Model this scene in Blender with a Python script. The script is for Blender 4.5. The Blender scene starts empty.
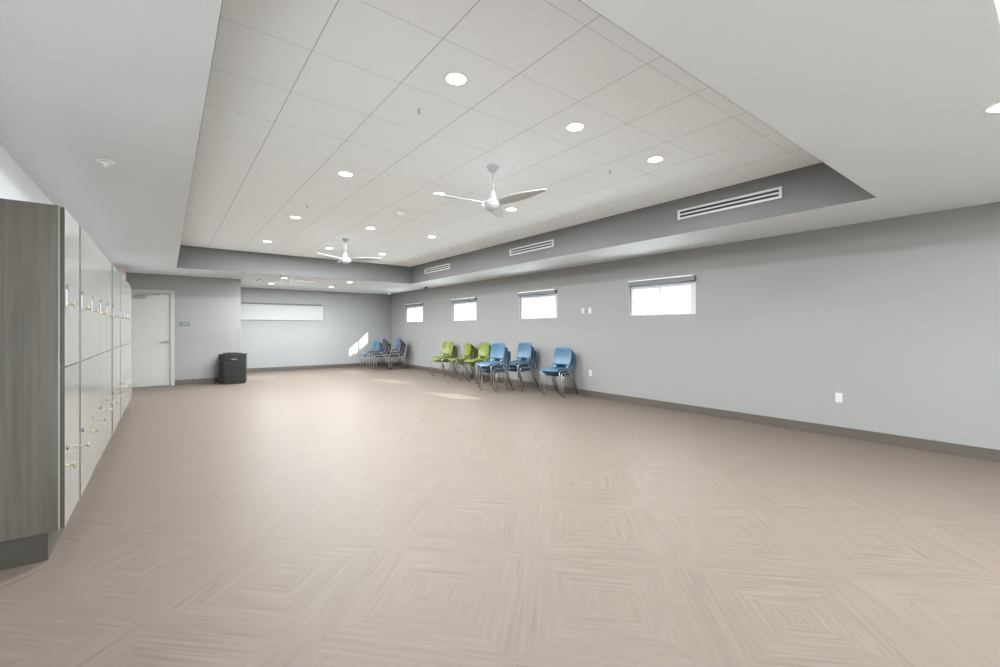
import bpy, bmesh, math, random
from mathutils import Vector, Matrix

C = bpy.context.scene.collection
sc = bpy.context.scene
PI = math.pi
random.seed(5)

# ------------------------------------------------------------------ camera
CAM_H = 1.36
THETA = math.atan(334.0 / 438.0)
cam_d = bpy.data.cameras.new('camera')
cam = bpy.data.objects.new('camera', cam_d)
C.objects.link(cam)
cam.location = (0, 0, CAM_H)
cam.rotation_euler = (PI / 2, 0, -THETA)
cam_d.sensor_width = 36
cam_d.lens = 36 * 0.438
cam_d.shift_y = -0.0045
cam_d.clip_start = 0.02
cam_d.clip_end = 300
sc.camera = cam

# ------------------------------------------------------------------ world, sun, exposure
W = bpy.data.worlds.new('World')
sc.world = W
W.use_nodes = True
wn, wl = W.node_tree.nodes, W.node_tree.links
bg = wn['Background']
bg.inputs['Color'].default_value = (0.86, 0.93, 1.0, 1)
bg.inputs['Strength'].default_value = 10.0

sun_d = bpy.data.lights.new('sun', 'SUN')
sun_d.energy = 8.0
sun_d.angle = math.radians(0.6)
sun_d.color = (1.0, 0.97, 0.92)
sun = bpy.data.objects.new('sun', sun_d)
C.objects.link(sun)
sun.rotation_euler = Vector((-1.34, 2.02, -1.14)).to_track_quat('-Z', 'Y').to_euler()
sun.location = (20, -20, 20)

vs = sc.view_settings
vs.view_transform = 'Standard'
vs.look = 'None'
vs.gamma = 1
vs.use_curve_mapping = False
vs.exposure = 1.36
LAMP = 30.0            # watts of each ceiling downlight
cy = sc.cycles
cy.use_denoising = True
cy.max_bounces = 12
cy.diffuse_bounces = 8
cy.glossy_bounces = 4
cy.transmission_bounces = 6
cy.transparent_max_bounces = 8
cy.sample_clamp_indirect = 6.0
cy.caustics_reflective = False
cy.caustics_refractive = False

# ------------------------------------------------------------------ dimensions (metres)
XR, YB, YD, XC, XL = 6.77, 15.7, 13.2, 1.55, -0.93
ZS, ZT = 2.66, 3.145
TX0, TX1, TY0, TY1 = 0.18, 5.59, 1.19, 11.55     # the raised tray
YREAR = -3.6

# ------------------------------------------------------------------ material helpers
def new_mat(name):
    m = bpy.data.materials.new(name)
    m.use_nodes = True
    return m, m.node_tree.nodes, m.node_tree.links, m.node_tree.nodes['Principled BSDF']

def mat(name, col, rough=0.5, metal=0.0, spec=0.5, emit=0.0, var=0.0, vscale=6.0, bump=0.0, bscale=80.0):
    m, n, l, p = new_mat(name)
    p.inputs['Base Color'].default_value = (*col, 1)
    p.inputs['Roughness'].default_value = rough
    p.inputs['Metallic'].default_value = metal
    p.inputs['Specular IOR Level'].default_value = spec
    if emit:
        p.inputs['Emission Color'].default_value = (1.0, 0.97, 0.93, 1)
        p.inputs['Emission Strength'].default_value = emit
    tc = None
    if var or bump:
        tc = n.new('ShaderNodeTexCoord')
    if var:
        nz = n.new('ShaderNodeTexNoise')
        nz.inputs['Scale'].default_value = vscale
        nz.inputs['Detail'].default_value = 3
        l.new(tc.outputs['Object'], nz.inputs['Vector'])
        mx = n.new('ShaderNodeMixRGB')
        mx.inputs[1].default_value = (*[c * (1 - var) for c in col], 1)
        mx.inputs[2].default_value = (*[min(1, c * (1 + var)) for c in col], 1)
        l.new(nz.outputs['Fac'], mx.inputs[0])
        l.new(mx.outputs[0], p.inputs['Base Color'])
    if bump:
        nb = n.new('ShaderNodeTexNoise')
        nb.inputs['Scale'].default_value = bscale
        nb.inputs['Detail'].default_value = 2
        l.new(tc.outputs['Object'], nb.inputs['Vector'])
        bp = n.new('ShaderNodeBump')
        bp.inputs['Strength'].default_value = bump
        bp.inputs['Distance'].default_value = 0.002
        l.new(nb.outputs['Fac'], bp.inputs['Height'])
        l.new(bp.outputs['Normal'], p.inputs['Normal'])
    return m

def math_node(n, l, op, a, b=None, c=None):
    k = n.new('ShaderNodeMath')
    k.operation = op
    for i, v in enumerate((a, b, c)):
        if v is None:
            continue
        if isinstance(v, (int, float)):
            k.inputs[i].default_value = v
        else:
            l.new(v, k.inputs[i])
    return k.outputs[0]

def floor_material():
    """satin vinyl: square tiles laid at 45 degrees, each with mitred concentric grain"""
    m, n, l, p = new_mat('floor_vinyl')
    M = lambda op, a, b=None, c=None: math_node(n, l, op, a, b, c)
    tc = n.new('ShaderNodeTexCoord')
    sp = n.new('ShaderNodeSeparateXYZ')
    l.new(tc.outputs['Object'], sp.inputs[0])
    x, y = sp.outputs[0], sp.outputs[1]
    S = 0.872
    r2 = 1 / math.sqrt(2)
    u = M('DIVIDE', M('SUBTRACT', M('MULTIPLY', M('ADD', x, y), r2), 1.785), S)
    v = M('DIVIDE', M('ADD', M('MULTIPLY', M('SUBTRACT', x, y), r2), 0.20), S)
    iu, iv = M('FLOOR', u), M('FLOOR', v)
    a = M('SUBTRACT', M('SUBTRACT', u, iu), 0.5)
    b = M('SUBTRACT', M('SUBTRACT', v, iv), 0.5)
    aa, ab = M('ABSOLUTE', a), M('ABSOLUTE', b)
    d = M('MAXIMUM', aa, ab)
    isa = M('GREATER_THAN', aa, ab)
    along = M('ADD', M('MULTIPLY', isa, b), M('MULTIPLY', M('SUBTRACT', 1, isa), a))
    sa = M('SIGN', M('ADD', M('MULTIPLY', isa, a), M('MULTIPLY', M('SUBTRACT', 1, isa), b)))
    quad = M('ADD', M('MULTIPLY', isa, 2.0), sa)
    tile = M('ADD', M('MULTIPLY', iu, 7.31), M('MULTIPLY', iv, 3.77))
    cv = n.new('ShaderNodeCombineXYZ')
    l.new(M('MULTIPLY', d, 46.0), cv.inputs[0])
    l.new(M('ADD', M('MULTIPLY', along, 2.0), M('MULTIPLY', quad, 11.0)), cv.inputs[1])
    l.new(tile, cv.inputs[2])
    nz = n.new('ShaderNodeTexNoise')
    nz.inputs['Scale'].default_value = 1.0
    nz.inputs['Detail'].default_value = 1.5
    l.new(cv.outputs[0], nz.inputs['Vector'])
    rp = n.new('ShaderNodeValToRGB')
    rp.color_ramp.elements[0].position = 0.30
    rp.color_ramp.elements[1].position = 0.72
    l.new(nz.outputs['Fac'], rp.inputs[0])
    # how strongly the grain shows, patch by patch
    cv2 = n.new('ShaderNodeCombineXYZ')
    l.new(M('MULTIPLY', d, 3.0), cv2.inputs[0])
    l.new(M('ADD', M('MULTIPLY', along, 1.2), M('MULTIPLY', quad, 5.0)), cv2.inputs[1])
    l.new(tile, cv2.inputs[2])
    n2 = n.new('ShaderNodeTexNoise')
    n2.inputs['Scale'].default_value = 1.3
    n2.inputs['Detail'].default_value = 1
    l.new(cv2.outputs[0], n2.inputs['Vector'])
    mr = n.new('ShaderNodeMapRange')
    mr.inputs['From Min'].default_value = 0.35
    mr.inputs['From Max'].default_value = 0.65
    mr.inputs['To Min'].default_value = 0.25
    mr.inputs['To Max'].default_value = 1.0
    l.new(n2.outputs['Fac'], mr.inputs['Value'])
    g = M('ADD', M('MULTIPLY', M('SUBTRACT', rp.outputs[0], 0.5), mr.outputs[0]), 0.5)
    # tile joint
    joint = M('GREATER_THAN', d, 0.4965)
    mx = n.new('ShaderNodeMixRGB')
    mx.inputs[1].default_value = (0.117, 0.0905, 0.0715, 1)
    mx.inputs[2].default_value = (0.163, 0.131, 0.107, 1)
    l.new(g, mx.inputs[0])
    m2 = n.new('ShaderNodeMixRGB')
    m2.inputs[2].default_value = (0.125, 0.098, 0.079, 1)
    l.new(M('MULTIPLY', joint, 0.5), m2.inputs[0])
    l.new(mx.outputs[0], m2.inputs[1])
    l.new(m2.outputs[0], p.inputs['Base Color'])
    rg = M('ADD', M('MULTIPLY', g, 0.08), 0.47)
    l.new(rg, p.inputs['Roughness'])
    p.inputs['Specular IOR Level'].default_value = 0.11
    bp = n.new('ShaderNodeBump')
    bp.inputs['Strength'].default_value = 0.25
    bp.inputs['Distance'].default_value = 0.002
    l.new(g, bp.inputs['Height'])
    l.new(bp.outputs['Normal'], p.inputs['Normal'])
    return m

def ceiling_material():
    """lay-in tiles: 610 mm grid with thin T-bar lines and a fine fissured face"""
    m, n, l, p = new_mat('ceiling_tiles')
    M = lambda op, a, b=None, c=None: math_node(n, l, op, a, b, c)
    tc = n.new('ShaderNodeTexCoord')
    sp = n.new('ShaderNodeSeparateXYZ')
    l.new(tc.outputs['Object'], sp.inputs[0])
    T = 0.6096
    fx = M('ABSOLUTE', M('SUBTRACT', M('FRACT', M('DIVIDE', M('SUBTRACT', sp.outputs[0], 0.745), T)), 0.5))
    fy = M('ABSOLUTE', M('SUBTRACT', M('FRACT', M('DIVIDE', M('SUBTRACT', sp.outputs[1], 1.744), T)), 0.5))
    lx = M('GREATER_THAN', fx, 0.5 - 0.0050)
    ly = M('GREATER_THAN', fy, 0.5 - 0.0042)
    line = M('MAXIMUM', M('MULTIPLY', lx, 0.75), M('MULTIPLY', ly, 0.5))
    nz = n.new('ShaderNodeTexNoise')
    nz.inputs['Scale'].default_value = 90
    nz.inputs['Detail'].default_value = 3
    l.new(tc.outputs['Object'], nz.inputs['Vector'])
    mx = n.new('ShaderNodeMixRGB')
    mx.inputs[1].default_value = (0.875, 0.910, 0.935, 1)
    mx.inputs[2].default_value = (0.905, 0.940, 0.965, 1)
    l.new(nz.outputs['Fac'], mx.inputs[0])
    m2 = n.new('ShaderNodeMixRGB')
    m2.inputs[2].default_value = (0.36, 0.355, 0.33, 1)
    l.new(line, m2.inputs[0])
    l.new(mx.outputs[0], m2.inputs[1])
    l.new(m2.outputs[0], p.inputs['Base Color'])
    p.inputs['Roughness'].default_value = 0.85
    p.inputs['Specular IOR Level'].default_value = 0.2
    bp = n.new('ShaderNodeBump')
    bp.inputs['Strength'].default_value = 0.5
    bp.inputs['Distance'].default_value = 0.004
    bp.invert = True
    l.new(line, bp.inputs['Height'])
    l.new(bp.outputs['Normal'], p.inputs['Normal'])
    return m

def wood_material():
    """grey-brown laminate with vertical grain"""
    m, n, l, p = new_mat('grey_wood_laminate')
    tc = n.new('ShaderNodeTexCoord')
    mp = n.new('ShaderNodeMapping')
    mp.inputs['Scale'].default_value = (26, 26, 1.1)
    l.new(tc.outputs['Object'], mp.inputs[0])
    nz = n.new('ShaderNodeTexNoise')
    nz.inputs['Scale'].default_value = 1.0
    nz.inputs['Detail'].default_value = 6
    nz.inputs['Roughness'].default_value = 0.62
    l.new(mp.outputs[0], nz.inputs['Vector'])
    mp2 = n.new('ShaderNodeMapping')
    mp2.inputs['Scale'].default_value = (5, 5, 0.5)
    l.new(tc.outputs['Object'], mp2.inputs[0])
    nw = n.new('ShaderNodeTexNoise')
    nw.inputs['Scale'].default_value = 1.0
    nw.inputs['Detail'].default_value = 2
    l.new(mp2.outputs[0], nw.inputs['Vector'])
    ad = math_node(n, l, 'ADD', math_node(n, l, 'MULTIPLY', nz.outputs['Fac'], 0.5), math_node(n, l, 'MULTIPLY', nw.outputs['Fac'], 0.5))
    rp = n.new('ShaderNodeValToRGB')
    e = rp.color_ramp.elements
    e[0].position, e[0].color = 0.36, (0.058, 0.048, 0.036, 1)
    e[1].position, e[1].color = 0.66, (0.126, 0.109, 0.085, 1)
    l.new(ad, rp.inputs[0])
    l.new(rp.outputs[0], p.inputs['Base Color'])
    p.inputs['Roughness'].default_value = 0.42
    return m

def glass_material():
    m, n, l, p = new_mat('window_glass')
    n.remove(p)
    tr = n.new('ShaderNodeBsdfTransparent')
    tr.inputs['Color'].default_value = (0.93, 0.95, 0.94, 1)
    gl = n.new('ShaderNodeBsdfGlossy')
    gl.inputs['Roughness'].default_value = 0.02
    lw = n.new('ShaderNodeLayerWeight')
    fac = math_node(n, l, 'ADD', math_node(n, l, 'MULTIPLY', math_node(n, l, 'POWER', lw.outputs['Facing'], 5), 0.8), 0.04)
    ms = n.new('ShaderNodeMixShader')
    l.new(fac, ms.inputs[0])
    l.new(tr.outputs[0], ms.inputs[1])
    l.new(gl.outputs[0], ms.inputs[2])
    l.new(ms.outputs[0], n['Material Output'].inputs['Surface'])
    return m

def shade_material():
    """woven roller-shade cloth that lets daylight through"""
    m, n, l, p = new_mat('shade_cloth')
    n.remove(p)
    df = n.new('ShaderNodeBsdfDiffuse')
    df.inputs['Color'].default_value = (0.72, 0.71, 0.69, 1)
    tl = n.new('ShaderNodeBsdfTranslucent')
    tl.inputs['Color'].default_value = (0.085, 0.083, 0.077, 1)
    tr = n.new('ShaderNodeBsdfTransparent')
    m1, m2 = n.new('ShaderNodeMixShader'), n.new('ShaderNodeMixShader')
    m1.inputs[0].default_value = 0.45
    m2.inputs[0].default_value = 0.012
    l.new(df.outputs[0], m1.inputs[1])
    l.new(tl.outputs[0], m1.inputs[2])
    l.new(m1.outputs[0], m2.inputs[1])
    l.new(tr.outputs[0], m2.inputs[2])
    l.new(m2.outputs[0], n['Material Output'].inputs['Surface'])
    return m

MT = dict(
    floor=floor_material(), tiles=ceiling_material(), wood=wood_material(), glass=glass_material(), shade=shade_material(),
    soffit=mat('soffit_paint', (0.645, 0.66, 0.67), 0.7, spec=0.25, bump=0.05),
    wall=mat('grey_wall_paint', (0.236, 0.229, 0.220), 0.55, spec=0.3, bump=0.06, bscale=120),
    wall_pale=mat('pale_wall_paint', (0.265, 0.261, 0.259), 0.6, spec=0.3, bump=0.06, bscale=120),
    wall_white=mat('white_wall_paint', (0.84, 0.84, 0.86), 0.6, spec=0.3, bump=0.06, bscale=120),
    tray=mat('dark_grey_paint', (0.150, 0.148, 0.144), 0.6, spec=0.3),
    base=mat('taupe_rubber_base', (0.075, 0.062, 0.050), 0.5),
    white=mat('white_paint', (0.52, 0.52, 0.51), 0.45),
    frame_white=mat('white_vinyl', (0.46, 0.47, 0.51), 0.4),
    fanwhite=mat('white_fan_enamel', (0.44, 0.44, 0.43), 0.4),
    door=mat('door_paint', (0.355, 0.352, 0.320), 0.4),
    doorframe=mat('door_frame_paint', (0.33, 0.328, 0.308), 0.4),
    locker=mat('pale_grey_laminate', (0.275, 0.268, 0.246), 0.16, spec=0.6),
    lockbody=mat('locker_carcass', (0.42, 0.42, 0.40), 0.5),
    edge=mat('dark_wood_edge', (0.045, 0.040, 0.030), 0.4),
    ceilwhite=mat('ceiling_fixture_white', (0.84, 0.85, 0.85), 0.45),
    kick=mat('dark_kick_board', (0.050, 0.043, 0.033), 0.45, var=0.15, vscale=9),
    darksteel=mat('dark_nickel', (0.20, 0.19, 0.17), 0.35, metal=1.0),
    dark=mat('dark_gap', (0.012, 0.012, 0.012), 0.6),
    brass=mat('satin_brass', (0.55, 0.47, 0.32), 0.28, metal=1.0),
    steel=mat('brushed_steel', (0.52, 0.52, 0.51), 0.30, metal=1.0),
    chrome=mat('chair_tube', (0.46, 0.45, 0.43), 0.33, metal=0.85),
    green=mat('green_plastic', (0.118, 0.150, 0.008), 0.38, var=0.04),
    blue=mat('blue_plastic', (0.038, 0.102, 0.160), 0.38, var=0.04),
    shaded_blue=mat('shaded_blue_plastic', (0.010, 0.017, 0.034), 0.42, var=0.05),  # chair blue darkened, painting in the shade between stacked shells
    pan=mat('dark_seat_pan', (0.03, 0.035, 0.04), 0.5),
    bin=mat('bin_plastic', (0.009, 0.010, 0.007), 0.45, var=0.1, vscale=20),
    bintrim=mat('bin_corner_strip', (0.20, 0.215, 0.20), 0.35),
    alu=mat('closer_paint', (0.20, 0.20, 0.19), 0.4),
    black=mat('black_plastic', (0.015, 0.015, 0.016), 0.35),
    plaque=mat('grey_plaque', (0.125, 0.13, 0.145), 0.4),
    plaquetext=mat('plaque_lettering', (0.30, 0.31, 0.325), 0.4),
    shadecase=mat('shade_cassette', (0.115, 0.115, 0.118), 0.45),
    red=mat('exit_red', (0.70, 0.06, 0.05), 0.4),
    acrylic=mat('sign_face', (0.62, 0.58, 0.58), 0.3),
    lens=mat('light_lens', (0.9, 0.9, 0.9), 0.4, emit=6.0),
    ground=mat('outside_ground', (0.80, 0.79, 0.77), 0.9),
    leaf=mat('hedge_leaf', (0.10, 0.13, 0.06), 0.7, var=0.4, vscale=30),
    device=mat('white_device_plastic', (0.44, 0.44, 0.43), 0.4),
)

# ------------------------------------------------------------------ mesh builder
class MB:
    def __init__(s):
        s.bm = bmesh.new()
        s.smooth = []

    def box(s, x0, x1, y0, y1, z0, z1, bevel=0.0, M=None):
        t = bmesh.new()
        bmesh.ops.create_cube(t, size=1)
        for v in t.verts:
            v.co = Vector((x0 + (v.co.x + .5) * (x1 - x0), y0 + (v.co.y + .5) * (y1 - y0), z0 + (v.co.z + .5) * (z1 - z0)))
        if bevel:
            bmesh.ops.bevel(t, geom=list(t.edges), offset=bevel, segments=2, affect='EDGES', profile=0.5)
        s.add(t, M)
        return s

    def add(s, t, M=None, smooth=False):
        if M is not None:
            bmesh.ops.transform(t, matrix=M, verts=t.verts)
        if smooth:
            for f in t.faces:
                f.smooth = True
        me = bpy.data.meshes.new('tmp')
        t.to_mesh(me)
        t.free()
        s.bm.from_mesh(me)
        bpy.data.meshes.remove(me)
        return s

    def quad(s, a, b, c, d):
        s.bm.faces.new([s.bm.verts.new(p) for p in (a, b, c, d)])
        return s

    def lathe(s, prof, seg=32, M=None, smooth=True, caps=True):
        """profile [(r,z)] spun about Z"""
        t = bmesh.new()
        rings = []
        for r, z in prof:
            rings.append([t.verts.new((r * math.cos(2 * PI * i / seg), r * math.sin(2 * PI * i / seg), z)) for i in range(seg)])
        for A, B in zip(rings, rings[1:]):
            for i in range(seg):
                t.faces.new((A[i], A[(i + 1) % seg], B[(i + 1) % seg], B[i]))
        if caps:
            t.faces.new(rings[0])
            t.faces.new(rings[-1])
        bmesh.ops.recalc_face_normals(t, faces=t.faces)
        if smooth:
            for f in t.faces:
                if len(f.verts) == 4:
                    f.smooth = True
        s.add(t, M)
        return s

    def tube(s, pts, r, seg=10, fillet=0.0, rend=None):
        P = [Vector(p) for p in pts]
        if fillet:
            Q = [P[0]]
            for a, b, c in zip(P, P[1:], P[2:]):
                d1, d2 = (a - b), (c - b)
                f = min(fillet, d1.length * .45, d2.length * .45)
                A, B = b + d1.normalized() * f, b + d2.normalized() * f
                for k in range(6):
                    t = k / 5
                    Q.append(A * (1 - t) ** 2 + b * 2 * t * (1 - t) + B * t * t)
            Q.append(P[-1])
            P = Q
        t = bmesh.new()
        rings = []
        n = len(P)
        prev = None
        for i, p in enumerate(P):
            d = (P[min(i + 1, n - 1)] - P[max(i - 1, 0)]).normalized()
            if prev is None:
                ax = d.orthogonal().normalized()
            else:
                ax = (prev - d * prev.dot(d)).normalized()
            prev = ax
            bi = d.cross(ax)
            rr = r if rend is None else r + (rend - r) * i / (n - 1)
            rings.append([t.verts.new(p + ax * rr * math.cos(2 * PI * k / seg) + bi * rr * math.sin(2 * PI * k / seg)) for k in range(seg)])
        for A, B in zip(rings, rings[1:]):
            for i in range(seg):
                f = t.faces.new((A[i], A[(i + 1) % seg], B[(i + 1) % seg], B[i]))
                f.smooth = True
        t.faces.new(rings[0])
        t.faces.new(rings[-1])
        bmesh.ops.recalc_face_normals(t, faces=t.faces)
        s.add(t)
        return s

    def prism(s, poly, z0, z1, bevel=0.0, M=None):
        t = bmesh.new()
        a = [t.verts.new((x, y, z0)) for x, y in poly]
        b = [t.verts.new((x, y, z1)) for x, y in poly]
        n = len(poly)
        t.faces.new(a[::-1])
        t.faces.new(b)
        for i in range(n):
            t.faces.new((a[i], a[(i + 1) % n], b[(i + 1) % n], b[i]))
        bmesh.ops.recalc_face_normals(t, faces=t.faces)
        if bevel:
            bmesh.ops.bevel(t, geom=list(t.edges), offset=bevel, segments=2, affect='EDGES', profile=0.5)
        s.add(t, M)
        return s

    def sheet(s, fn, nu, nv, thick):
        """closed curved shell from fn(u,v)->(point, normal)"""
        t = bmesh.new()
        top, bot = [], []
        for i in range(nu + 1):
            ra, rb = [], []
            for j in range(nv + 1):
                p, nn = fn(i / nu, j / nv)
                p, nn = Vector(p), Vector(nn).normalized()
                ra.append(t.verts.new(p + nn * thick / 2))
                rb.append(t.verts.new(p - nn * thick / 2))
            top.append(ra)
            bot.append(rb)
        for i in range(nu):
            for j in range(nv):
                t.faces.new((top[i][j], top[i + 1][j], top[i + 1][j + 1], top[i][j + 1])).smooth = True
                t.faces.new((bot[i][j], bot[i][j + 1], bot[i + 1][j + 1], bot[i + 1][j])).smooth = True
        for i in range(nu):
            t.faces.new((top[i][0], bot[i][0], bot[i + 1][0], top[i + 1][0]))
            t.faces.new((top[i][nv], top[i + 1][nv], bot[i + 1][nv], bot[i][nv]))
        for j in range(nv):
            t.faces.new((top[0][j], top[0][j + 1], bot[0][j + 1], bot[0][j]))
            t.faces.new((top[nu][j], bot[nu][j], bot[nu][j + 1], top[nu][j + 1]))
        bmesh.ops.recalc_face_normals(t, faces=t.faces)
        s.add(t)
        return s

    def build(s, name, m, parent=None, loc=(0, 0, 0), rot=(0, 0, 0)):
        me = bpy.data.meshes.new(name)
        s.bm.to_mesh(me)
        s.bm.free()
        me.materials.append(m)
        o = bpy.data.objects.new(name, me)
        C.objects.link(o)
        o.location = loc
        o.rotation_euler = rot
        if parent:
            o.parent = parent
        return o

def tag(o, label, cat, group=None):
    o['label'] = label
    o['category'] = cat
    if group:
        o['group'] = group
    return o

def thing(name, label, cat, loc=(0, 0, 0), rot=(0, 0, 0), group=None):
    o = bpy.data.objects.new(name, None)
    C.objects.link(o)
    o.empty_display_size = 0.1
    o.location = loc
    o.rotation_euler = rot
    return tag(o, label, cat, group)

def struct(o):
    o['kind'] = 'structure'
    return o

def dup(root, loc, rot=None, label=None):
    r = root.copy()
    C.objects.link(r)
    r.location = loc
    if rot is not None:
        r.rotation_euler = rot
    if label:
        r['label'] = label
    for ch in list(root.children):
        c = ch.copy()
        C.objects.link(c)
        c.parent = r
        for g in list(ch.children):
            d = g.copy()
            C.objects.link(d)
            d.parent = c
    return r

def text_mesh(name, body, size, m, parent, M, extrude=0.001):
    cu = bpy.data.curves.new(name, 'FONT')
    cu.body = body
    cu.size = size
    cu.extrude = extrude
    cu.align_x = 'CENTER'
    cu.align_y = 'CENTER'
    tmp = bpy.data.objects.new(name, cu)
    C.objects.link(tmp)
    dg = bpy.context.evaluated_depsgraph_get()
    me = bpy.data.meshes.new_from_object(tmp.evaluated_get(dg))
    bpy.data.objects.remove(tmp)
    me.transform(M)
    me.materials.clear()
    me.materials.append(m)
    o = bpy.data.objects.new(name, me)
    C.objects.link(o)
    o.parent = parent
    return o

# ------------------------------------------------------------------ room shell
struct(MB().box(XL - 0.3, XR + 0.22, YREAR, YB + 0.2, -0.12, 0).build('floor', MT['floor']))

# right wall with four openings
WIN = [(3.69, 4.95), (6.83, 8.09), (9.93, 11.19), (13.09, 14.37)]
WZ0, WZ1 = 1.60, 2.14
WT = 0.12
def wall_with_holes(name, m, axis, pos, thick, a0, a1, z0, z1, holes):
    """wall in the plane axis=pos, solid towards +axis; holes = [(a0,a1,z0,z1)]"""
    mb = MB()
    As = sorted({a0, a1, *[h[0] for h in holes], *[h[1] for h in holes]})
    Zs = sorted({z0, z1, *[h[2] for h in holes], *[h[3] for h in holes]})
    P = (lambda d, a, z: (pos + d, a, z)) if axis == 'x' else (lambda d, a, z: (a, pos + d, z))
    def hole(i, j):
        if i < 0 or j < 0 or i >= len(As) - 1 or j >= len(Zs) - 1:
            return True
        ca, cz = (As[i] + As[i + 1]) / 2, (Zs[j] + Zs[j + 1]) / 2
        return any(h[0] < ca < h[1] and h[2] < cz < h[3] for h in holes)
    for i in range(len(As) - 1):
        for j in range(len(Zs) - 1):
            if hole(i, j):
                continue
            A0, A1, Z0, Z1 = As[i], As[i + 1], Zs[j], Zs[j + 1]
            for d in (0, thick):
                mb.quad(P(d, A0, Z0), P(d, A1, Z0), P(d, A1, Z1), P(d, A0, Z1))
            if hole(i - 1, j):
                mb.quad(P(0, A0, Z0), P(thick, A0, Z0), P(thick, A0, Z1), P(0, A0, Z1))
            if hole(i + 1, j):
                mb.quad(P(0, A1, Z0), P(thick, A1, Z0), P(thick, A1, Z1), P(0, A1, Z1))
            if hole(i, j - 1):
                mb.quad(P(0, A0, Z0), P(thick, A0, Z0), P(thick, A1, Z0), P(0, A1, Z0))
            if hole(i, j + 1):
                mb.quad(P(0, A0, Z1), P(thick, A0, Z1), P(thick, A1, Z1), P(0, A1, Z1))
    bmesh.ops.remove_doubles(mb.bm, verts=mb.bm.verts, dist=1e-5)
    bmesh.ops.recalc_face_normals(mb.bm, faces=mb.bm.faces)
    return struct(mb.build(name, m))

wall_with_holes('wall_right', MT['wall'], 'x', XR, WT, YREAR, YB + WT, 0, ZT + 0.1, [(a, b, WZ0, WZ1) for a, b in WIN])
BW = (1.62, 4.30, 1.625, 2.20)      # back window
wall_with_holes('wall_back', MT['wall_pale'], 'y', YB, WT, XC, XR, 0, ZT + 0.1, [BW])
struct(MB().box(XL, XC, YD, YD + 0.12, 0, ZT).build('wall_door', MT['wall']))
RW = (YD + 0.40, YD + 1.55, 0.10, 2.15)      # unseen patio glazing added in the return wall to bring in daylight
wall_with_holes('wall_return', MT['wall_pale'], 'x', XC, -0.12, YD + 0.12, YB + WT, 0, ZT, [RW])
g = MB()
g.box(XC - .09, XC - .04, RW[0], RW[0] + .07, RW[2], RW[3]).box(XC - .09, XC - .04, RW[1] - .07, RW[1], RW[2], RW[3])
g.box(XC - .09, XC - .04, RW[0] + .07, RW[1] - .07, RW[2], RW[2] + .10).box(XC - .09, XC - .04, RW[0] + .07, RW[1] - .07, RW[3] - .07, RW[3])
win = struct(g.build('window_9', MT['frame_white']))
MB().box(XC - .09, XC - .04, (RW[0] + RW[1]) / 2 - .05, (RW[0] + RW[1]) / 2 + .05, RW[2] + .10, RW[3] - .07).build('mullion', MT['frame_white'], win)
MB().box(XC - .068, XC - .062, RW[0] + .07, RW[1] - .07, RW[2] + .10, RW[3] - .07).build('pane', MT['glass'], win)
struct(MB().box(-40, XC - .13, YD + .13, 60, -0.2, -0.12).box(XC - .13, XR + WT + .02, YB + WT + .01, 60, -0.2, -0.12).build('ground_back', MT['ground']))
struct(MB().box(XL - 0.12, XL, YREAR, YD + 0.12, 0, ZT).build('wall_left', MT['wall_white']))
RG = [(-0.4, 0.5), (2.2, 3.1), (4.8, 5.7)]         # unseen glazing added behind the camera for fill daylight
wall_with_holes('wall_rear', MT['wall_pale'], 'y', YREAR, -0.15, XL - 0.12, XR + WT, 0, ZT + 0.1, [(a, b, 0.1, 2.05) for a, b in RG])
struct(MB().box(-40, XR + WT + 40, -45, YREAR - 0.16, -0.2, -0.12).build('ground_rear', MT['ground']))
struct(MB().box(XL, -0.68, 12.0, 12.14, 0, ZS).build('trim_1', MT['soffit']))       # short wall stub at the end of the locker run

# ceiling: soffit ring at ZS, raised tray with tiles at ZT; a second tray behind the camera
R0, R1 = YREAR + 0.9, 0.192
sb = MB()
EP = 0.003        # thickness of the painted tray faces
for (x0, x1, y0, y1) in [(XL - 0.12, TX0 - EP, R0, YB + WT), (TX1 + EP, XR, R0, YB + WT), (TX0 - EP, TX1 + EP, TY1 + EP, YB + WT), (TX0 - EP, TX1 + EP, R1 + EP, TY0 - EP), (XL - 0.12, XR, YREAR, R0)]:
    sb.box(x0, x1, y0, y1, ZS, ZS + 0.02)
struct(sb.build('ceiling_soffit', MT['soffit']))
struct(MB().box(TX0 - .03, TX1 + .03, TY0 - .03, TY1 + .03, ZT, ZT + 0.03).build('ceiling', MT['tiles']))
struct(MB().box(TX0 - .03, TX1 + .03, R0 - .03, R1 + .03, ZT, ZT + 0.03).build('ceiling_rear', MT['tiles']))
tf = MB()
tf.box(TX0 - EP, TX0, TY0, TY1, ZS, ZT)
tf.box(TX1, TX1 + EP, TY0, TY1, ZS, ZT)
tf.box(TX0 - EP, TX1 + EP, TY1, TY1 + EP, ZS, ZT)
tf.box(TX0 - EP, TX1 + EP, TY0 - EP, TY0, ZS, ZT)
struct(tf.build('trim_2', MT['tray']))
tf = MB()
tf.box(TX0 - EP, TX0, R0, R1, ZS, ZT)
tf.box(TX1, TX1 + EP, R0, R1, ZS, ZT)
tf.box(TX0 - EP, TX1 + EP, R1, R1 + EP, ZS, ZT)
tf.box(TX0 - EP, TX1 + EP, R0 - EP, R0, ZS, ZT)
struct(tf.build('trim_3', MT['soffit']))

# rubber base
BH, BT = 0.125, 0.010
struct(MB().box(XR - BT, XR, YREAR, YB - BT, 0, BH).build('baseboard_right', MT['base']))
struct(MB().box(XC, XR, YB - BT, YB, 0, BH).build('baseboard_back', MT['base']))
struct(MB().box(0.165, XC, YD - BT, YD, 0, BH).build('baseboard_door', MT['base']))
struct(MB().box(XC, XC + BT, YD - BT, YB - BT, 0, BH).build('baseboard_return', MT['base']))

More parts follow.
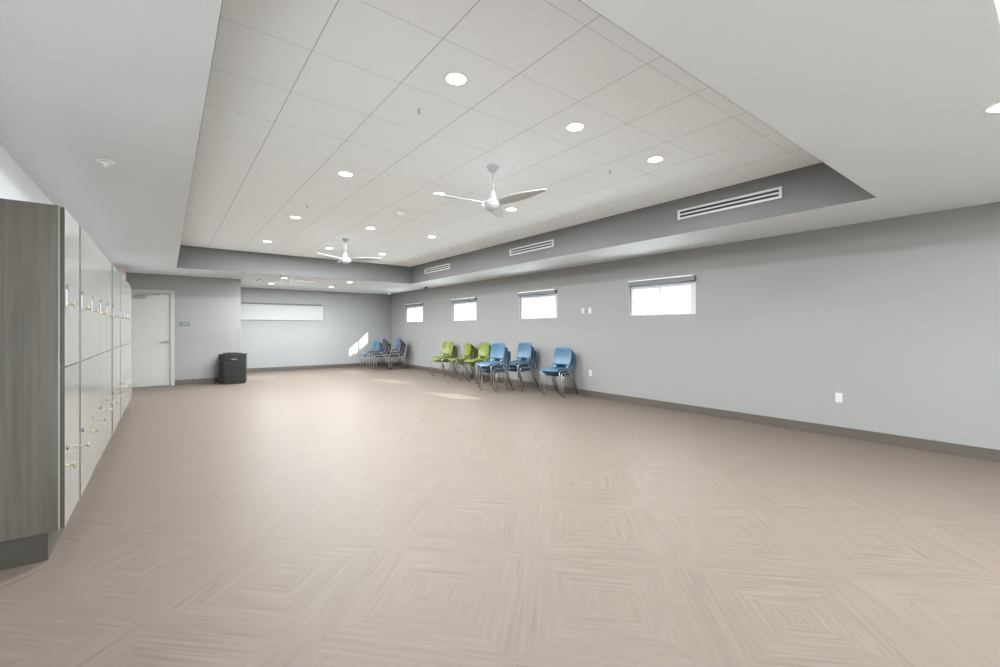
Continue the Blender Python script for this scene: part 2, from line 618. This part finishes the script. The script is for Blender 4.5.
# windows in the right wall
for k, (a, b) in enumerate(WIN):
    d0, d1 = XR + 0.035, XR + 0.085
    w = MB()
    sl, sr, st, sbm = 0.12, 0.05, 0.075, 0.03      # near jamb, far jamb, head, sill
    w.box(d0, d1, a, a + sl, WZ0, WZ1)
    w.box(d0, d1, b - sr, b, WZ0, WZ1)
    w.box(d0, d1, a + sl, b - sr, WZ1 - st, WZ1)
    w.box(d0, d1, a + sl, b - sr, WZ0, WZ0 + sbm)
    win = struct(w.build('window_%d' % (k + 1), MT['frame_white']))
    cm = (a + sl + b - sr) / 2
    MB().box(d0 + .01, d1 - .01, cm - 0.02, cm + 0.02, WZ0 + sbm, WZ1 - st).build('mullion', MT['frame_white'], win)
    MB().box(d0 + .02, d0 + .026, a + sl, b - sr, WZ0 + sbm, WZ1 - st).build('pane', MT['glass'], win)
    MB().box(XR + 0.001, XR + WT - .001, a + .001, b - .001, WZ0 + .001, WZ0 + .012).build('sill', MT['frame_white'], win)

WHERE = ['nearest the camera', 'second from the camera', 'third from the camera', 'farthest, beside the back corner']
for k, (a, b) in enumerate(WIN):
    t = thing('roller_shade', 'grey rolled-up shade cassette above the window ' + WHERE[k] + ' on the right wall', 'roller shade',
              (XR, (a + b) / 2, WZ1), (0, 0, 0), 'roller shades above the right wall windows')
    h = (b - a) / 2
    c = MB().box(-0.06, -0.002, -h, h, 0.005, 0.075, bevel=0.008)
    c.build('cassette', MT['shadecase'], t)
    MB().box(-0.066, 0, -h + .02, h - .005, 0.0755, 0.090).build('mounting_rail', MT['ceilwhite'], t)
    MB().tube([(-0.03, -h + .02, 0.0), (-0.03, h - .02, 0.0)], 0.008).build('hem_bar', MT['shadecase'], t)

for k, (a, b) in enumerate(RG):  # frames and panes of the added rear fill windows
    w = MB()
    w.box(a, a + .06, YREAR - .10, YREAR - .04, 0.1, 2.05).box(b - .06, b, YREAR - .10, YREAR - .04, 0.1, 2.05)
    w.box(a + .06, b - .06, YREAR - .10, YREAR - .04, 0.1, 0.16).box(a + .06, b - .06, YREAR - .10, YREAR - .04, 1.99, 2.05)
    win = struct(w.build('window_%d' % (k + 6), MT['frame_white']))
    MB().box(a + .06, b - .06, YREAR - .075, YREAR - .069, 0.16, 1.99).build('pane', MT['glass'], win)

# back window with its shade down
a, b, z0, z1 = BW
w = MB()
w.box(a, a + .04, YB + .09, YB + .14, z0, z1)
w.box(b - .04, b, YB + .09, YB + .14, z0, z1)
w.box(a + .04, b - .04, YB + .09, YB + .14, z0, z0 + .04)
w.box(a + .04, b - .04, YB + .09, YB + .14, z1 - .04, z1)
win = struct(w.build('window_5', MT['frame_white']))
MB().box(a + .04, b - .04, YB + .11, YB + .116, z0 + .04, z1 - .04).build('pane', MT['glass'], win)
for mx_ in (a + (b - a) / 3, a + 2 * (b - a) / 3):
    MB().box(mx_ - .02, mx_ + .02, YB + .095, YB + .135, z0 + .04, z1 - .04).build('mullion', MT['frame_white'], win)
t = thing('roller_shade', 'long pale roller shade pulled down over the wide back wall window', 'roller shade', ((a + b) / 2, YB, z0))
h = (b - a) / 2
hh = z1 - z0
MB().box(-h + .015, h - .025, 0.045, 0.048, 0.03, hh - .05).build('cloth', MT['shade'], t)
MB().box(-h + .003, h - .003, 0.01, 0.075, hh - .05, hh - .003, bevel=.006).build('cassette', MT['shadecase'], t)
MB().box(-h + .01, h - .02, 0.036, 0.056, 0.004, 0.03, bevel=.004).build('hem_bar', MT['shadecase'], t)
MB().box(h - .022, h - .002, 0.03, 0.065, 0.004, hh - .052).build('side_channel', MT['frame_white'], t)
MB().box(-h + .002, -h + .014, 0.03, 0.065, 0.004, hh - .052).build('side_channel', MT['frame_white'], t)

# outside: ground beyond the windows
struct(MB().box(XR + WT + .02, 60, -40, 60, -0.2, -0.1).build('ground_outside', MT['ground']))

# ------------------------------------------------------------------ door in the far left wall
dr = struct(MB().box(-0.83, 0.085, YD - 0.018, YD - 0.003, 0.012, 2.20).build('door_1', MT['door']))
f = MB()
f.box(0.085, 0.165, YD - 0.055, YD - .001, 0, 2.285, bevel=.004)
f.box(-0.91, -0.83, YD - 0.055, YD - .001, 0, 2.285, bevel=.004)
f.box(-0.83, 0.085, YD - 0.055, YD - .001, 2.20, 2.285, bevel=.004)
f.build('door_frame', MT['doorframe'], dr)
hd = MB()
hd.lathe([(0.028, 0), (0.028, 0.012), (0.012, 0.014), (0.012, 0.05)], 20, Matrix.Translation((0.02, YD - 0.018, 1.05)) @ Matrix.Rotation(PI / 2, 4, 'X'))
hd.tube([(0.025, YD - 0.065, 1.05), (-0.03, YD - 0.067, 1.05), (-0.105, YD - 0.06, 1.047)], 0.010, fillet=.02)
hd.build('lever_handle', MT['steel'], dr)
MB().lathe([(0.022, 0), (0.022, 0.014), (0.014, 0.018)], 20, Matrix.Translation((0.02, YD - 0.018, 1.12)) @ Matrix.Rotation(PI / 2, 4, 'X')).build('deadbolt', MT['steel'], dr)
cl = MB().box(-0.62, -0.37, YD - 0.075, YD - 0.018, 2.08, 2.145, bevel=.006)
cl.build('closer_body', MT['alu'], dr)
ca = MB().tube([(-0.50, YD - 0.05, 2.15), (-0.50, YD - 0.05, 2.165), (-0.12, YD - 0.12, 2.165)], 0.009, fillet=.01)
ca.tube([(-0.12, YD - 0.12, 2.165), (-0.20, YD - .05, 2.205)], 0.008)
ca.build('closer_arm', MT['alu'], dr)

t = thing('room_sign', 'small dark grey wall plaque with pale lettering right of the white door', 'sign', (0.365, YD, 1.43))
MB().box(-0.105, 0.105, -0.010, 0, 0, 0.10, bevel=.002).build('plate', MT['plaque'], t)
lt = MB()
for i in range(7):
    lt.box(-0.066 + i * .019, -0.053 + i * .019, -0.0125, -0.010, 0.042, 0.066)
lt.build('lettering', MT['plaquetext'], t)

# ------------------------------------------------------------------ lockers along the left wall
LF, LB, LY, LW = -0.502, XL + .004, 3.65, 0.5755      # carcass front, back, near end, unit width
ORD = ['nearest', 'second', 'third', 'fourth', 'fifth', 'sixth', 'seventh', 'eighth', 'ninth', 'tenth', 'farthest']
AJAR = {1: .004, 5: .005, 7: .003}
def door_parts(parent, z0, z1, zlock, zpull, plate, ajar):
    d = MB().box(0.003, 0.022, 0.005, LW - 0.004, z0, z1, bevel=.0012).build('door', MT['locker'], parent)
    d.location.x = ajar
    MB().box(0.0035, 0.0215, 0.0022, 0.0048, z0 + .001, z1 - .001).build('edge_band', MT['edge'], d)
    lk = MB().lathe([(0.016, 0), (0.016, 0.006), (0.012, 0.007)], 18, Matrix.Translation((0.022, 0.085, zlock)) @ Matrix.Rotation(PI / 2, 4, 'Y'))
    lk.build('lock', MT['darksteel'], d)
    pl = MB().lathe([(0.010, 0), (0.010, .003), (0.0045, 0.005), (0.005, 0.018), (0.010, 0.025), (0.018, 0.032), (0.0185, 0.035), (0.015, 0.037)], 20,
                    Matrix.Translation((0.022, 0.075, zpull)) @ Matrix.Rotation(PI / 2, 4, 'Y'))
    pl.build('pull_knob', MT['brass'], d)
    if plate:
        MB().box(0.022, 0.0255, 0.030, 0.062, zpull - .015, zlock - .012, bevel=.001).build('number_plate', MT['frame_white'], d)
for k in range(11):
    y = LY + k * LW
    if k == 0:
        lab = 'nearest locker column, its dark grey-brown wood end panel facing the camera'
    elif k == 10:
        lab = 'farthest two-door locker column, the one closest to the white door'
    else:
        lab = ORD[k] + ' two-door pale locker column counted from the dark wood end panel'
    t = thing('locker_unit', lab, 'locker', (LF, y, 0), (0, 0, 0), 'row of lockers on the left')
    e0 = 0.022 if k == 0 else 0.001
    MB().box(LB - LF, -0.001, e0, LW - .001, 0.165, 2.09).build('carcass', MT['lockbody'], t)
    MB().box(LB - LF, -0.050, 0.001 if k else 0.012, LW - .001, 0, 0.164).build('plinth', MT['kick'], t)
    door_parts(t, 1.135, 2.087, 1.612, 1.512, True, AJAR.get(k, 0))
    door_parts(t, 0.178, 1.128, 0.635, 0.527, False, AJAR.get(k, 0))
    if k == 0:
        MB().box(LB - LF, 0.0, 0.0, 0.021, 0.165, 2.093, bevel=.001).build('end_panel', MT['wood'], t)
        MB().box(-0.006, 0.0015, -0.0008, 0.0205, 0.166, 2.092).build('front_edge', MT['locker'], t)

# ------------------------------------------------------------------ octagonal bin
t = thing('waste_bin', 'dark octagonal waste bin standing at the wall corner', 'bin', (1.345, 12.86, 0), (0, 0, math.radians(-13)))
def octo(a, c):
    return [(a, -a + c), (a, a - c), (a - c, a), (-a + c, a), (-a, a - c), (-a, -a + c), (-a + c, -a), (a - c, -a)]
MB().prism(octo(0.28, 0.138), 0.0, 0.04).build('foot', MT['black'], t)
MB().prism(octo(0.29, 0.142), 0.04, 0.585, bevel=.006).build('body', MT['bin'], t)
bh = MB().prism(octo(0.294, 0.144), 0.59, 0.735, bevel=.008).build('hood', MT['bin'], t)
MB().prism(octo(0.20, 0.09), 0.7355, 0.765, bevel=.006).build('lid', MT['black'], t)
MB().box(0.0, 0.12, -0.302, -0.2945, 0.60, 0.625, bevel=.002).build('latch', MT['bintrim'], bh)

# ------------------------------------------------------------------ stacking chairs
def seat_fn(u, v):
    # u across, v back->front; tapers a little to the back, waterfall front
    y = -0.20 + 0.44 * v
    w = 0.225 + 0.012 * math.sin(PI * v) - 0.015 * (1 - v)
    e = abs(2 * u - 1)
    if v > 0.85:
        w *= 1 - 0.35 * ((v - .85) / .15) ** 2 * 0.35
    x = (2 * u - 1) * w
    z = 0.447 + 0.014 * e ** 2 - 0.010 * math.sin(PI * v)
    if v > 0.78:
        z -= 0.035 * ((v - .78) / .22) ** 2
    if v < 0.2:
        z += 0.018 * ((.2 - v) / .2) ** 2
    return (x, y, z), (0, 0, 1)

def back_fn(u, v):
    # v from bottom to top; leans back, wraps round the sitter
    z = 0.515 + 0.355 * v
    w = 0.208 + 0.020 * math.sin(PI * min(1, v * 1.1)) - 0.004 * v
    e = 2 * u - 1
    if v > 0.88:
        w *= 1 - 0.06 * ((v - .88) / .12) ** 2
    y = -0.215 - 0.075 * v + 0.035 * e ** 2 - 0.02 * math.sin(PI * v)
    if v > .9:
        z -= 0.010 * e ** 6
    return (e * w, y, z), (0, 1, 0.2)

_cache = {}
def chair_mesh(part, mname, fn):
    k = (part, mname)
    if k not in _cache:
        o = fn().build(part, MT[mname])
        _cache[k] = o.data
        bpy.data.objects.remove(o)
    return _cache[k]

def add_part(name, me, parent):
    o = bpy.data.objects.new(name, me)
    C.objects.link(o)
    o.parent = parent
    return o

def back_shell():
    mb = MB().sheet(back_fn, 14, 12, 0.013)
    for sg in (-1, 1):                   # the two side straps that leave the lumbar slot open
        def strap(u, v, sg=sg):
            e = sg * (0.60 + 0.38 * u)
            return (e * (0.198 + .008 * v), -0.180 - 0.040 * v + 0.030 * e ** 2, 0.452 + 0.075 * v), (0, 1, .3)
        mb.sheet(strap, 4, 4, 0.012)
    return mb
def seat_pan():
    return MB().box(-.185, .185, -.15, .165, .413, .4385, bevel=.008)
def front_leg(s):
    return MB().tube([(s * .238, .215, 0.0), (s * .232, .195, .425), (s * .232, -.06, .428)], 0.011, fillet=.05)
def rear_leg(s):
    return MB().tube([(s * .246, -.300, 0.0), (s * .238, -.145, .385), (s * .234, -.10, .428), (s * .232, -.055, .430)], 0.011, fillet=.05)
def back_post(s):
    return MB().tube([(s * .210, -.10, .428), (s * .200, -.205, .445), (s * .175, -.262, .60), (s * .165, -.29, .72)], 0.010, fillet=.06)
def cross_bar():
    return MB().tube([(-.232, .10, .425), (.232, .10, .425)], 0.009).tube([(-.225, -.10, .427), (.225, -.10, .427)], 0.009)
def foot_glide(s, y):
    return MB().lathe([(0.014, 0.0), (0.015, 0.012), (0.012, 0.024)], 12, Matrix.Translation((s, y, 0.0)))

def make_chair(shell):
    t = thing('stacking_chair', 'chair', 'chair')
    add_part('seat', chair_mesh('seat', shell, lambda: MB().sheet(seat_fn, 14, 14, 0.014)), t)
    add_part('backrest', chair_mesh('backrest', shell, back_shell), t)
    add_part('seat_pan', chair_mesh('pan', 'pan', seat_pan), t)
    for s, nm in ((-1, 'a'), (1, 'b')):
        g = add_part('leg', chair_mesh('leg_front' + nm, 'chrome', lambda: front_leg(s)), t)
        add_part('foot_glide', chair_mesh('glide_front' + nm, 'black', lambda: foot_glide(s * .238, .215)), g)
        g = add_part('leg', chair_mesh('leg_rear' + nm, 'chrome', lambda: rear_leg(s)), t)
        add_part('foot_glide', chair_mesh('glide_rear' + nm, 'black', lambda: foot_glide(s * .246, -.300)), g)
        add_part('back_post', chair_mesh('post' + nm, 'chrome', lambda: back_post(s)), t)
    add_part('cross_bar', chair_mesh('bar', 'chrome', cross_bar), t)
    return t

proto = {}
def put_chair(shell, loc, rot, label, group):
    if shell not in proto:
        o = proto[shell] = make_chair(shell)
        o.location, o.rotation_euler = loc, rot
    else:
        o = dup(proto[shell], loc, rot)
    o['label'] = label
    o['group'] = group

def stack(x, y, phi, shells, step, dz, tilt, labels, group):
    """x,y = lowest chair; faces -X turned phi degrees towards the camera; later chairs are higher and further forward"""
    rz = math.radians(90 + phi)
    fx, fy = -math.sin(rz), math.cos(rz)
    for i, s in enumerate(shells):
        loc = (x + fx * step * i, y + fy * step * i, dz * i)
        put_chair(s, loc, (-math.radians(tilt * i), 0, rz), labels[i], group)

def labs(desc, n):
    pos = {2: ['bottom', 'top'], 3: ['bottom', 'middle', 'top'], 4: ['bottom', 'second lowest', 'second highest', 'top']}[n]
    return [p + ' ' + desc for p in pos]

G, B, N = 'green', 'blue', 'shaded_blue'
stack(6.40, 11.05, 12, [G, G], 0.085, 0.115, 2, labs('lime green chair of the stack farthest left among the green chairs', 2), 'green stacking chairs')
stack(6.40, 9.98, -10, [G, G, G], 0.06, 0.055, 1, labs('lime green chair of the middle green stack', 3), 'green stacking chairs')
stack(6.42, 9.22, 0, [G, G, G], 0.06, 0.065, 1, labs('lime green chair of the green stack right beside the blue chairs', 3), 'green stacking chairs')
stack(5.80, 7.76, 6, [B, B, B], 0.065, 0.085, 2, labs('light blue chair of the blue stack pulled away from the wall', 3), 'blue stacking chairs')
stack(6.405, 7.58, 3, [B, B, B], 0.065, 0.085, 1, labs('light blue chair of the middle blue stack against the wall', 3), 'blue stacking chairs')
stack(6.43, 6.41, 9, [B, B, B], 0.068, 0.052, 0, labs('light blue chair of the blue stack nearest the camera on the right', 3), 'blue stacking chairs')
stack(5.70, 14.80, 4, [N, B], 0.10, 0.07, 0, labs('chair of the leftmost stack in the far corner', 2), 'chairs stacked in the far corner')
stack(5.72, 14.02, -10, [N, N, N], 0.08, 0.08, 0, labs('shade-darkened blue chair of the middle stack in the far corner', 3), 'chairs stacked in the far corner')
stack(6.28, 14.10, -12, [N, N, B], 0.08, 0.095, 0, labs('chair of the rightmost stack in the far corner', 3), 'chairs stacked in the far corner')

# ------------------------------------------------------------------ ceiling fixtures
def lamp(parent, z, watts=None, r=0.068):
    ld = bpy.data.lights.new('downlight_lamp', 'AREA')
    ld.shape = 'DISK'
    ld.size = r * 2
    ld.energy = watts or LAMP
    ld.color = (0.90, 0.96, 1.0)
    lo = bpy.data.objects.new('lamp', ld)
    C.objects.link(lo)
    lo.location = (0, 0, z)
    lo.parent = parent
    return lo

def downlight(x, y, z, label, group, dim=1.0):
    t = thing('downlight', label, 'ceiling light', (x, y, z), (0, 0, 0), group)
    MB().lathe([(0.070, -0.0005), (0.070, -0.005), (0.088, -0.004), (0.092, -0.0005)], 36, caps=False).build('trim_ring', MT['ceilwhite'], t)
    MB().lathe([(0.069, -0.0008), (0.069, -0.0035)], 36).build('lens', MT['lens'], t)
    lamp(t, -0.009, LAMP * dim)
    return t
ROWS = ['nearest the camera', 'second from the camera', 'third from the camera', 'farthest from the camera']
for i, x in enumerate((1.645, 2.872, 4.09)):
    for j, y in enumerate((2.673, 5.085, 7.545, 9.97)):
        downlight(x, y, ZT, 'round lit downlight in the %s row of the tiled ceiling, %s' % (['left', 'middle', 'right'][i], ROWS[j]), 'downlights in the tiled ceiling', (1.0, 1.2, 0.7)[i] * (0.95, 1.1, 1.25, 1.4)[j])
for (x, y, s) in [(2.395, 12.22, 'front left'), (2.395, 13.92, 'back left'), (4.068, 12.22, 'front right'), (4.068, 13.94, 'back right')]:
    downlight(x, y, ZS, 'round lit downlight, %s of the four in the lowered ceiling by the back wall' % s, 'downlights by the back wall', 1.15)
downlight(3.885, 0.24, ZS, 'round lit downlight cut by the right edge of the photo', 'downlights near the camera')
for x in (1.645, 4.09):          # unseen lamps added as fill in the second tray, behind the camera
    for y in (-0.9, -2.2):
        downlight(x, y, ZT, 'round fill downlight added in the unseen tiled ceiling behind the camera', 'fill downlights added behind the camera')

def sprinkler(x, y, z, label):
    t = thing('sprinkler', label, 'sprinkler', (x, y, z), (0, 0, 0), 'pendent sprinklers')
    MB().lathe([(0.030, -0.0005), (0.030, -0.003), (0.014, -0.010), (0.010, -0.010)], 20).build('escutcheon', MT['ceilwhite'], t)
    b = MB().lathe([(0.007, -0.009), (0.007, -0.020)], 12)
    for s in (-1, 1):
        b.tube([(s * .006, 0, -.019), (s * .010, 0, -.030), (s * .003, 0, -.040)], 0.002, 6)
    b.build('frame', MT['steel'], t)
    MB().lathe([(0.004, -0.038), (0.013, -0.042), (0.013, -0.0435)], 14).build('deflector', MT['steel'], t)
    MB().lathe([(0.0025, -0.020), (0.0025, -0.038)], 8).build('bulb', MT['black'], t)
sprinkler(1.625, 3.21, ZT, 'small sprinkler in the tiled ceiling beside the nearest left downlight')
sprinkler(3.964, 3.16, ZT, 'small sprinkler in the tiled ceiling near the nearest right downlight')
sprinkler(3.949, 6.72, ZT, 'small sprinkler in the tiled ceiling toward the long right vents')
sprinkler(1.62, 6.70, ZT, 'small sprinkler in the tiled ceiling between left row downlights')

def cover_plate(x, y, label):
    t = thing('concealed_sprinkler', label, 'sprinkler', (x, y, ZS), (0, 0, 0), 'sprinklers in the left lowered ceiling')
    MB().lathe([(0.060, -0.0005), (0.058, -0.006), (0.036, -0.010), (0.034, -0.004)], 28).build('ring', MT['ceilwhite'], t)
    MB().lathe([(0.030, -0.010), (0.034, -0.016), (0.010, -0.022), (0.008, -0.034), (0.020, -0.038), (0.020, -0.041)], 20).build('deflector', MT['ceilwhite'], t)
cover_plate(-0.375, 4.55, 'white recessed sprinkler in the lowered ceiling nearest above the lockers')
cover_plate(-0.35, 8.95, 'white recessed sprinkler in the lowered ceiling far along the lockers')
cover_plate(0.33, 12.55, 'white recessed sprinkler in the lowered ceiling in front of the sign wall')

t = thing('smoke_detector', 'white domed detector on the tiled ceiling between the two fans', 'smoke detector', (2.84, 6.24, ZT))
MB().lathe([(0.085, -0.0005), (0.085, -0.012), (0.080, -0.016)], 30).build('base', MT['ceilwhite'], t)
MB().lathe([(0.072, -0.0165), (0.066, -0.038), (0.045, -0.052), (0.02, -0.056)], 30).build('dome', MT['ceilwhite'], t)

t = thing('security_camera', 'tiny black dome camera under the lowered ceiling above the right windows', 'camera', (6.40, 12.17, ZS))
MB().lathe([(0.05, -0.0005), (0.05, -0.012)], 24).build('base', MT['black'], t)
MB().lathe([(0.042, -0.0125), (0.040, -0.030), (0.028, -0.047), (0.010, -0.056)], 24).build('dome', MT['black'], t)

t = thing('motion_sensor', 'small white motion sensor hanging under the lowered ceiling in front of the far corner', 'sensor', (6.06, 14.2, ZS))
MB().lathe([(0.055, -0.0005), (0.055, -0.014), (0.020, -0.020), (0.016, -0.040)], 24).build('base', MT['ceilwhite'], t)
MB().lathe([(0.020, -0.0405), (0.042, -0.048), (0.045, -0.085), (0.036, -0.115), (0.014, -0.122)], 24).build('head', MT['ceilwhite'], t)

# long slot diffusers in the right face of the tray
for (y0, y1, s) in [(2.02, 3.30, 'nearest the camera'), (5.72, 6.99, 'in the middle'), (9.37, 10.69, 'farthest from the camera')]:
    t = thing('slot_diffuser', 'long white double-slot air vent on the dark grey ceiling step, ' + s, 'vent', (TX1, (y0 + y1) / 2, 2.855), (0, 0, 0), 'slot vents in the ceiling step')
    h, H = (y1 - y0) / 2, 0.130
    fr = MB()
    fr.box(-0.014, -.001, -h, h, 0, 0.026)
    fr.box(-0.014, -.001, -h, h, H - .026, H)
    fr.box(-0.014, -.001, -h, -h + .03, 0.026, H - .026)
    fr.box(-0.014, -.001, h - .03, h, 0.026, H - .026)
    fr.box(-0.012, -.001, -h + .03, h - .03, 0.055, 0.075)
    fr.build('frame', MT['white'], t)
    MB().box(-0.004, -0.002, -h + .031, h - .031, 0.0265, 0.0545).build('slot', MT['dark'], t)
    MB().box(-0.004, -0.002, -h + .031, h - .031, 0.0755, H - .0265).build('slot', MT['dark'], t)

# square supply grille and thin slot in the ceiling by the back wall
t = thing('ceiling_diffuser', 'square white air diffuser in the lowered ceiling near the back wall', 'vent', (2.93, 12.50, ZS))
fr = MB()
for k, (a_, zz) in enumerate([(0.30, -.008)]):
    bb = a_ - 0.045
    for q in ((-a_, a_, -a_, -bb), (-a_, a_, bb, a_), (-a_, -bb, -bb, bb), (bb, a_, -bb, bb)):
        fr.box(*q, zz, zz + .006)
fr.build('louvres', MT['ceilwhite'], t)
MB().box(-.245, .245, -.245, .245, -.022, -.016, bevel=.002).build('centre_plate', MT['ceilwhite'], t)
MB().box(-.297, .297, -.297, .297, -.0016, -.0005).build('throat', MT['shadecase'], t)
t = thing('linear_grille', 'thin dark slot grille in the lowered ceiling left of the square diffuser', 'vent', (1.93, 12.98, ZS))
MB().box(-0.05, 0.05, -0.50, 0.50, -.006, -.0005, bevel=.001).build('frame', MT['ceilwhite'], t)
MB().box(-0.022, 0.022, -0.47, 0.47, -.0075, -.0062).build('slot', MT['tray'], t)

# exit sign hung edge-on near the lockers' far end
t = thing('exit_sign', 'small hanging exit sign with red letters near the far end of lockers', 'sign', (-0.66, 11.75, ZS))
MB().box(-0.035, 0.035, -0.16, 0.16, -0.045, -.0005, bevel=.004).build('canopy', MT['white'], t)
pn = MB().box(-0.006, 0.006, -0.155, 0.155, -0.245, -0.0455, bevel=.001).build('panel', MT['acrylic'], t)
text_mesh('lettering', 'EXIT', 0.17, MT['red'], pn, Matrix.Translation((0.0075, 0, -0.145)) @ Matrix.Rotation(PI / 2, 4, 'Z') @ Matrix.Rotation(PI / 2, 4, 'X'))
text_mesh('lettering', 'EXIT', 0.17, MT['red'], pn, Matrix.Translation((-0.0075, 0, -0.145)) @ Matrix.Rotation(-PI / 2, 4, 'Z') @ Matrix.Rotation(PI / 2, 4, 'X'))

# ------------------------------------------------------------------ ceiling fans
def blade_mesh(ang):
    def fn(u, v):
        r = 0.085 + 0.60 * u
        w = 0.052 + 0.030 * math.sin(PI * min(1, u * 1.1)) - 0.028 * u
        if u > .93:
            w *= math.sqrt(max(0.05, 1 - ((u - .93) / .075) ** 2))
        e = 2 * v - 1
        pitch = math.radians(16 - 8 * u)
        lx, ly, lz = r, e * w * math.cos(pitch), -e * w * math.sin(pitch) - 0.004 * e * e + 0.018 * u
        c, s = math.cos(ang), math.sin(ang)
        return (lx * c - ly * s, lx * s + ly * c, lz - 0.395), (0, 0, 1)
    return MB().sheet(fn, 16, 6, 0.007)
def fan(x, y, angs, label):
    t = thing('ceiling_fan', label, 'ceiling fan', (x, y, ZT), (0, 0, 0), 'white ceiling fans')
    MB().lathe([(0.072, -0.0005), (0.070, -0.012), (0.052, -0.040), (0.030, -0.058), (0.016, -0.062)], 32).build('canopy', MT['fanwhite'], t)
    MB().lathe([(0.0125, -0.060), (0.0125, -0.275)], 16).build('downrod', MT['fanwhite'], t)
    MB().lathe([(0.018, -0.262), (0.026, -0.280), (0.044, -0.355), (0.050, -0.366)], 28).build('yoke_cover', MT['fanwhite'], t)
    m = MB().lathe([(0.050, -0.3665), (0.080, -0.372), (0.106, -0.392), (0.116, -0.415), (0.108, -0.440), (0.080, -0.468), (0.045, -0.484), (0.015, -0.488)], 36).build('motor_housing', MT['fanwhite'], t)
    MB().lathe([(0.1165, -0.409), (0.1165, -0.414)], 36, caps=False).build('trim_band', MT['shadecase'], m)
    for a_ in angs:
        blade_mesh(math.radians(a_)).build('blade', MT['fanwhite'], t)
fan(2.865, 3.884, (-75, 45, 165), 'white three-blade ceiling fan on a downrod nearer the camera')
fan(2.835, 8.77, (-35, 85, 205), 'white three-blade ceiling fan on a downrod farther from the camera')

# ------------------------------------------------------------------ wall devices
def outlet(y, z, label):
    t = thing('wall_outlet', label, 'outlet', (XR, y, z), (0, 0, 0), 'outlets on the right wall')
    MB().box(-0.006, -.0005, -0.037, 0.037, -0.06, 0.06, bevel=.002).build('cover_plate', MT['device'], t)
    for s in (-1, 1):
        q = MB().box(-0.0085, -0.0062, -0.017, 0.017, s * .024 - .015, s * .024 + .015, bevel=.001).build('socket', MT['white'], t)
        MB().box(-0.0092, -0.0086, -0.008, -0.005, s * .024 - .003, s * .024 + .007).box(-0.0092, -0.0086, 0.005, 0.008, s * .024 - .003, s * .024 + .007).box(-0.0092, -0.0086, -0.003, 0.003, s * .024 - .011, s * .024 - .006).build('slots', MT['dark'], q)
outlet(1.806, 0.492, 'white power outlet low on the right wall, near the camera')
outlet(5.885, 0.478, 'white power outlet low on the right wall beside the blue chairs')
t = thing('thermostat', 'small white thermostat, left of the pair between two right wall windows', 'thermostat', (XR, 6.065, 1.727), (0, 0, 0), 'devices between the windows')
MB().box(-0.006, -.0005, -0.042, 0.042, -0.055, 0.055, bevel=.002).build('back_plate', MT['device'], t)
MB().box(-0.024, -0.0062, -0.034, 0.034, -0.045, 0.045, bevel=.005).build('cover', MT['device'], t)
t = thing('wall_control', 'white rectangular wall control, right of the pair between two right wall windows', 'wall switch', (XR, 5.898, 1.731), (0, 0, 0), 'devices between the windows')
MB().box(-0.006, -.0005, -0.040, 0.040, -0.06, 0.06, bevel=.002).build('cover_plate', MT['device'], t)
MB().box(-0.011, -0.0062, -0.017, 0.017, -0.034, 0.034, bevel=.002).build('rocker', MT['white'], t)
for z, s in ((1.455, 'upper'), (1.315, 'lower')):
    t = thing('light_switch', s + ' white switch plate on the wall corner above the bin', 'wall switch', (XC, 13.28, z), (0, 0, 0), 'switch plates at the wall corner')
    MB().box(0.0005, 0.007, -0.058, 0.058, -0.036, 0.036, bevel=.002).build('cover_plate', MT['device'], t)
    MB().box(0.0072, 0.014, -0.034, 0.034, -0.017, 0.017, bevel=.002).build('rocker', MT['white'], t)
